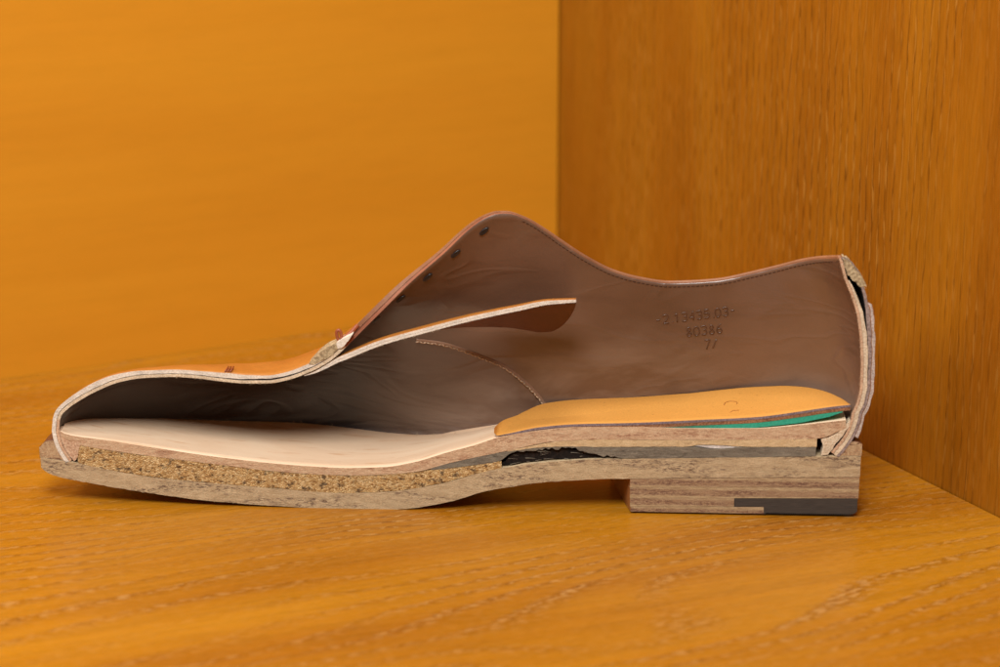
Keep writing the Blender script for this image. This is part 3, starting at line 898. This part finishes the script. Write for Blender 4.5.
# insole, cupped up to meet the lining
ixs = stations(60.5, 846, 200)
ilx, izt = px_line(ins_top, ixs)
izb = z_at(ins_bot, ilx) 
Wi = np.maximum(W_feather(ilx, 0.0006), 0.0004)
zfar = np.interp(ilx, fx[order], BP[order, 2])
def cup_i(i, y):
    return max(0.0, (zfar[i] - izt[i])) * min(1.0, (y / Wi[i])) ** 1.6 if zfar[i] > izt[i] else (zfar[i] - izt[i]) * (y / Wi[i]) ** 1.6
mb = MB()
slab(mb, ilx, izt, np.minimum(izb, izt - 0.0004), Wi, None, cup_i, ny=18, nz=4, mt=0, mf=1, ms=1)
mb.build('insole', [M['insole'], M['insole_edge']], shoe)
layer('cork_filler', cork_top, cork_bot, 77, 501.5, 110, lambda lx: np.maximum(W_feather(lx, -0.002), 0.001), [M['cork']], (0, 0, 0), nz=6, jag=0.0001)
layer('shank', shank_top, shank_bot, 431, 816, 170, lambda lx: np.maximum(W_feather(lx, -0.005), 0.001), [M['shank']], (0, 0, 0), jag=0.00005, ragged=(503, 618, 0.0004))
layer('heel_seat_layer', cream_top, cream_bot, 507, 817, 90, lambda lx: np.maximum(W_feather(lx, -0.003), 0.001), [M['cream']], (0, 0, 0), jag=0.00006)
# near-black block in the void behind the cork, added to stand for its shade
prism('void_shade_block', [(501, 466), (512, 455), (540, 450.5), (568, 449.2), (588, 454), (612, 458.2), (580, 459.2), (540, 460.5), (516, 464.5)], 0.0012, 0.018, [M['dark']], shoe, 0.6)
prism('paper_scrap', [(694, 446.2), (704, 445.3), (722, 446), (742, 447.4), (730, 448.8), (714, 448.6)], 0.0002, 0.008, [M['paper']], shoe, 0.12)
# ribs either side of the upper (toe and heel)
prism('insole_rib', [(67, 440), (72, 443), (77, 440.5), (80, 445), (78.5, 452), (77, 458.5), (74.5, 461), (73.5, 452)], -0.0001, 0.004, [M['raw_pink'], M['raw']], shoe, 0.3)
prism('heel_rib', [(821.5, 439.5), (829, 437.6), (838, 432.5), (846, 424.5), (850, 420), (850, 425), (843, 436), (836, 443.5), (832.5, 449), (828, 454.5), (821, 455.6), (823, 447)], 0.0001, 0.004, [M['raw2']], shoe, 0.2)

prism('toe_filler', [(58.6, 430), (66, 435), (72, 438.5), (77, 443), (76.5, 454), (74, 461.5), (69, 456), (63.5, 447), (60, 438)], 0.00025, 0.01, [M['raw_pink']], shoe, 0.15)
mb = MB()
for _ in range(26):
    x = rng.uniform(506, 600); yt_ = interp(shank_bot, x); yb_ = interp(out_top, x)
    y = yt_ + (yb_ - yt_) * rng.uniform(0.0, 0.9)
    p = unp(x, y, rng.uniform(0.0002, 0.002)); L = rng.uniform(0.001, 0.0045); a = rng.normal(-0.12, 0.2)
    tube(mb, [p, p + np.array([math.cos(a) * L / 2, -0.0001, math.sin(a) * L / 2 + 0.0001]), p + np.array([math.cos(a) * L, 0, math.sin(a) * L])], rng.uniform(0.00006, 0.00022), 5, 0, True, 0.00003)
mb.build('shank_splinters', [M['shank']], shoe)['kind'] = 'stuff'
# welt ring
wx = np.concatenate([stations(40.6, 64, 26), np.linspace(66, 835, 140), stations(838, 860.9, 26)])
wlx = np.array([lx_of(x) for x in wx])
wbot = z_at(out_top, wlx) + 0.00008
wtop_px = [(40.5, 447), (43, 443.5), (48, 441), (53, 440.8), (57.5, 442.5), (61, 448), (64.5, 456)]
wt = wbot + 0.0042
near = wx <= 64.3
wt[near] = np.maximum(z_at(wtop_px, wlx[near]) if near.any() else 0, wbot[near] + 0.0002)
blend = sstep(66, 110, wx)
zz0 = wbot + 0.0042
farh = wx >= 838
hw = [(836, 455), (842, 448), (847, 443.4), (852, 442), (858, 442.4), (861, 444)]
wt[farh] = np.maximum(z_at(hw, wlx[farh]), wbot[farh] + 0.0002)
win = np.where(near, 0.00018, np.maximum(W_upper(wlx) - 0.0004, 0.0))
win[farh] = 0.00018
# the ring's front must clear the upper's tucked margin: ramp it out
ws = W_sole(wlx)
win = np.minimum(win, ws - 0.0008)
win = np.maximum(win, 0)
mb = MB()
def part_ring(sel):
    i0, i1 = sel
    slab(mb, wlx[i0:i1], wt[i0:i1], wbot[i0:i1], ws[i0:i1] - 0.0002, win[i0:i1], None, ny=6, nz=3, mt=1, mf=0, ms=1)
part_ring((0, len(wlx)))
mb.build('welt', [M['welt'], M['sole_side']], shoe)

# heel: leather lifts with the rubber tip let in at the back
heel_bot = [(630, 517.6), (764, 517.6), (857, 517.4)]
lifts = [([(630, 478.9), (861, 477.3)], [(630, 487.5), (861, 486.6)], 630.3, 859.6),
         ([(630, 487.8), (861, 486.9)], [(630, 498), (861, 498.4)], 630, 859),
         ([(630, 498.3), (734.5, 498.4)], [(630, 506.6), (734.5, 506.6)], 630, 734.2),
         ([(630, 506.9), (764, 507.1)], [(630, 517.5), (764, 517.5)], 630.6, 764)]
back_lx = lx_of(859)
def breast(i, y): return 0.004 * (y / 0.036) * (1 - y / 0.036) * 2 if True else 0
mb = MB()
for (ta, tb, a, b) in lifts:
    xs = stations(a, b, 60) if b > 800 else np.linspace(a, b, 40)
    lx, zt = px_line(ta, xs); zb = z_at(tb, lx)
    low = zb < 0.002
    tk = np.where(low, 0.0007, 0.0)
    zb = np.where(low, 0.0008, zb)
    w = np.minimum(W_sole(lx + (lx_of(861) - lx_of(859.2)) * (1 if b > 800 else 0)), W_sole(lx)) - 0.0004
    w = np.maximum(w, 0.0003)
    lead = lambda i, y, n=len(xs): -0.2 * y * max(0.0, 1 - i / (n * 0.5))
    slab(mb, lx, zt, zb, w, None, None, ny=10, nz=4, mt=0, mf=0, ms=1, x_of_y=lead, tuck=tk)
heel = mb.build('heel', [M['heel'], M['breast']], shoe)
mb = MB()
xs = np.concatenate([np.linspace(734.6, 763.9, 12), [764.2], np.linspace(765.2, 857.6, 84)])
lx, zt = px_line([(734, 498.7), (858, 498.9)], xs)
zbt = z_at([(734, 506.5), (858, 506.5)], lx)
zlow = 0.0007 + 0.0007 * ((np.arange(len(xs)) // 1 % 2)) * (xs > 766)
zlow = np.where(xs > 850, zlow + (xs - 850) ** 2 * 0.00002, zlow)
zb = np.where(xs < 764, zbt, zlow)
w = np.maximum(W_sole(lx) - 0.001, 0.0003)
slab(mb, lx, zt, zb, w, None, None, ny=8, nz=5, mt=0, mf=0, ms=0, tuck=np.where(xs < 764, 0.0, 0.0006))
mb.build('rubber_tip', [M['rubber']], heel)

# ------------------------------------------------------------------ heel pad (cognac sock, grey and tan plies, green foam)
pad_near = [(493.5, 432), (497, 435.5), (505, 434.2), (540, 427.2), (576, 424.2), (630, 423), (700, 419.9), (755, 417.2), (800, 411.5), (830, 407), (851, 404.6)]
pad_far = [(493.5, 430), (497, 423), (510, 416.5), (546, 408.5), (600, 402.5), (660, 397), (700, 392), (755, 386.5), (794, 385), (818, 387.5), (836, 393.5), (845, 399), (851, 404)]
pxs = stations(494, 850.6, 150)
pn = smooth_interp(pad_near, pxs); pf = smooth_interp(pad_far, pxs)
PL = np.array([unp(a, b, 0) for a, b in zip(pxs, pn)])
Wp = smooth_interp([(493.5, 0.4), (495.5, 4.5), (500, 10), (508, 16), (522, 23), (545, 28.5), (590, 30), (640, 31), (700, 32.5), (750, 32.5), (785, 30.5),
                    (810, 26), (828, 19.5), (840, 12.5), (847, 6.5), (850.6, 0.6)], pxs) * 1e-3
PF = np.array([unp(a, b, d) for a, b, d in zip(pxs, pf, Wp)])
# far edge height follows the trace; x drift between near and far px is negligible on the pad
dzp = np.interp(PL[:, 0], PF[:, 0], PF[:, 2]) - PL[:, 2]
dzp = np.clip(dzp, -0.004, 0.009)
for _ in range(25): dzp[1:-1] = (dzp[:-2] + dzp[1:-1] * 2 + dzp[2:]) / 4
def cup_p(i, y): return dzp[i] * (y / Wp[i]) ** 1.3
def ply(name, t0, t1, mats, slots, parent, inset=0.0, a=0, b=None, yoff=0.0):
    mb = MB()
    s = slice(a, b)
    w = np.maximum(Wp[s] - inset, 0.0003)
    aa = a
    slab(mb, PL[s, 0], PL[s, 2] - t0[s], PL[s, 2] - t1[s], w, np.full(len(w), yoff), lambda i, y: cup_p(i + aa, min(y, Wp[i + aa])), ny=14, nz=2, mt=slots[0], mf=slots[1], ms=slots[1])
    return mb.build(name, mats, parent)
mm = 1e-3
e_in = np.clip((pxs - 494) / 30, 0.15, 1)
gz = 0.95 * mm * e_in
tz = gz + 1.15 * mm * np.clip((pxs - 560) / 90, 0.02, 1) 
pad = ply('heel_pad', 0 * gz, gz * 0.92, [M['pad'], M['pad_grey']], (0, 1), shoe)
ply('backing_ply', gz, tz, [M['pad_tan']], (0, 0), pad, 0.0006, 0, None, 0.0001)
fa = int(np.searchsorted(pxs, 618)); fb = int(np.searchsorted(pxs, 843))
foam_b = np.array([unp(a, b, 0)[2] for a, b in zip(pxs, interp([(618, 425.6), (660, 427.6), (707, 428.3), (755, 428), (800, 423.2), (830, 417), (843, 412.4)], pxs))])
ft = np.maximum(PL[:, 2] - foam_b, tz + 0.0002)
ply('foam_layer', tz + 0.00002, ft, [M['foam']], (0, 0), pad, 0.002, fa, fb, 0.0002)
# half of a stamped maker's mark survives at the cut: an arc and the top of the next letter
mb = MB()
def on_pad(px, py):
    r = unp(px, py, 0) - CL; r /= np.linalg.norm(r)
    best = None
    for t in np.linspace(0.6, 1.0, 1600):
        p = CL + r * t
        if p[1] < 0: continue
        i = int(np.clip(np.searchsorted(PL[:, 0], p[0]), 0, len(PL) - 1))
        if p[1] > Wp[i]: continue
        if p[2] <= PL[i, 2] + cup_p(i, p[1]): best = p; break
    return best
arc = [(736.8, 404.4), (737.2, 402.6), (735, 401.6), (731, 401.3), (727, 402), (724.6, 403.6), (724.2, 405)]
ax_, ay_ = curve_px(arc, 20)
P = [on_pad(a, b) for a, b in zip(ax_, ay_)]
P = [p + np.array([0, 0, 0.00002]) for p in P if p is not None]
if len(P) > 2: tube(mb, P, 0.00016, 6)
for seg in ([(730, 412.6), (733, 410.6), (735.5, 410.8)], [(733, 410.6), (739, 410.3)]):
    P = [on_pad(a, b) for a, b in seg]
    P = [p + np.array([0, 0, 0.00002]) for p in P if p is not None]
    if len(P) > 1: tube(mb, P, 0.00016, 6)
mb.build('pad_stamp', [M['pad_mark']], pad)

# ------------------------------------------------------------------ toe cap seam end
mb = MB()
for k in range(3):
    x = 225 + k * 2.6
    tube(mb, [unp(x, 371.6, 0.0004), unp(x + 2.2, 368.5, 0.003), unp(x + 3.4, 366.6, 0.006)], 0.00028, 6)
mb.build('toe_cap_seam', [M['bartack']], shoe)

# loose fibres along the raw edges
mb = MB()
def hair(px, py, d, ang, ln, r=0.00005):
    p = unp(px, py, d)
    pts = [p]
    a = ang
    for k in range(4):
        a += rng.normal(0, 0.35)
        p = p + np.array([math.cos(a), rng.normal(0, 0.2), math.sin(a)]) * ln / 4
        pts.append(p)
    tube(mb, pts, r, 4, 0, True, r * 0.4)
for _ in range(90):
    x = rng.uniform(150, 340); hair(x, smooth_interp(T_px, x) - 1, -0.0001, -1.5 + rng.normal(0, .5), rng.uniform(.0005, .0012))
for _ in range(50):
    x = rng.uniform(345, 440); hair(x, smooth_interp(top_t, x) + 5, 0.0, -1.3 + rng.normal(0, .5), rng.uniform(.0004, .001))
for _ in range(26):
    y = rng.uniform(262, 400); x = interp([(258, 839), (278, 844), (295, 851), (314, 857), (338, 860), (364, 861), (400, 858)], y)
    hair(x + 1, y, -0.0001, 2.9 + rng.normal(0, .6), rng.uniform(.0005, .0012))
for _ in range(26):
    y = rng.uniform(270, 420); x = interp([(257, 843), (266, 851.5), (280, 861), (295, 865.5), (310, 868), (330, 872), (364, 873), (390, 871), (416, 863)], y)
    hair(x, y, 0.0, 0.3 + rng.normal(0, .6), rng.uniform(.0005, .0013))
for _ in range(16):
    x = rng.uniform(190, 480); hair(x, smooth_interp(B_px, x) + 1.0, 0.03, 1.3 + rng.normal(0, .5), rng.uniform(.0008, .0018))
for _ in range(60):
    x = rng.uniform(60, 850); hair(x, smooth_interp(out_bot, x) if x < 630 else 517, 0.0, -1.4 + rng.normal(0, .5), rng.uniform(.0002, .0005))
mb.build('loose_fibres', [M['hair']], shoe)['kind'] = 'stuff'

# ------------------------------------------------------------------ setting: floor of the cabinet, back wall, side wall
K = floor_pt(558, 297); R_ = floor_pt(1000, 525); L_ = floor_pt(0, 383)
a1 = math.atan2((K - L_)[1], (K - L_)[0])
a2 = math.atan2((K - R_)[1], (K - R_)[0]) - math.pi / 2
AL = 0.5 * (a1 + a2)
print('wall angles', math.degrees(a1), math.degrees(a2), 'psi', math.degrees(PSI), 'cam', CAM, 'corner', K)
def box(name, lo, hi, mat, loc, rz, bevel=0.0, sub=None):
    bm = bmesh.new()
    bmesh.ops.create_cube(bm, size=1)
    for v in bm.verts:
        v.co = Vector([lo[k] + (v.co[k] + 0.5) * (hi[k] - lo[k]) for k in range(3)])
    if bevel: bmesh.ops.bevel(bm, geom=list(bm.edges), offset=bevel, segments=2, affect='EDGES', profile=0.6)
    me = bpy.data.meshes.new(name); bm.to_mesh(me); bm.free()
    me.materials.append(mat)
    o = bpy.data.objects.new(name, me); C.objects.link(o)
    o.location = loc; o.rotation_euler = (0, 0, rz)
    return o
kl = Vector((K[0], K[1], 0))
fl = box('floor', (-1.6, -1.25, -0.02), (-0.0006, -0.0006, 0.0), M['floor'], kl, AL)
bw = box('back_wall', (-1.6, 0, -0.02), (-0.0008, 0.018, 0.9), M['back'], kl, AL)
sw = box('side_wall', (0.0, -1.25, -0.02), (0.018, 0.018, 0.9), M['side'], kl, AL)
for o, lab, cat in ((fl, 'honey coloured oak shelf board under the shoe', 'shelf board'),
                    (bw, 'blurred honey coloured wooden panel behind the shoe', 'wall panel'),
                    (sw, 'darker oak panel with vertical grain right of the shoe', 'wall panel')):
    o['kind'] = 'structure'; o['label'] = lab; o['category'] = cat

# ------------------------------------------------------------------ light
w = bpy.data.worlds.new('World'); S.world = w; w.use_nodes = True
w.node_tree.nodes['Background'].inputs[0].default_value = (1.0, 0.96, 0.92, 1)
w.node_tree.nodes['Background'].inputs[1].default_value = 0.025
def area(name, loc, target, size, power, col, sy=None):
    l = bpy.data.lights.new(name, 'AREA'); l.shape = 'RECTANGLE'
    l.size = size; l.size_y = sy or size; l.energy = power; l.color = col
    o = bpy.data.objects.new(name, l); C.objects.link(o)
    o.location = loc
    o.rotation_euler = (Vector(target) - Vector(loc)).to_track_quat('-Z', 'Y').to_euler()
    return o
area('key_lamp', (-0.08, -0.6, 0.75), (0.0, 0.0, 0.03), 0.28, 8.0, (1.0, 0.98, 0.95))
area('side_lamp', (-0.72, -0.42, 0.8), (0.05, 0.0, 0.0), 0.28, 4.8, (1.0, 0.98, 0.95))
area('top_lamp', (0.05, 0.0, 0.95), (0.05, -0.04, 0.0), 0.25, 3.0, (1.0, 0.98, 0.95))

# ------------------------------------------------------------------ camera object
cd = bpy.data.cameras.new('camera'); co = bpy.data.objects.new('camera', cd); C.objects.link(co)
cd.sensor_width = 36; cd.lens = F * 36 / 1000
co.location = Vector(CAM); co.rotation_euler = (math.pi / 2 - TH, 0, 0)
cd.clip_start = 0.01; cd.clip_end = 20
cd.dof.use_dof = True; cd.dof.focus_distance = _t + 0.004; cd.dof.aperture_fstop = 8.0
S.camera = co
S.view_settings.view_transform = 'Standard'; S.view_settings.look = 'None'
S.view_settings.exposure = 0.0; S.view_settings.gamma = 1.0
S.cycles.use_denoising = True
S.cycles.max_bounces = 8
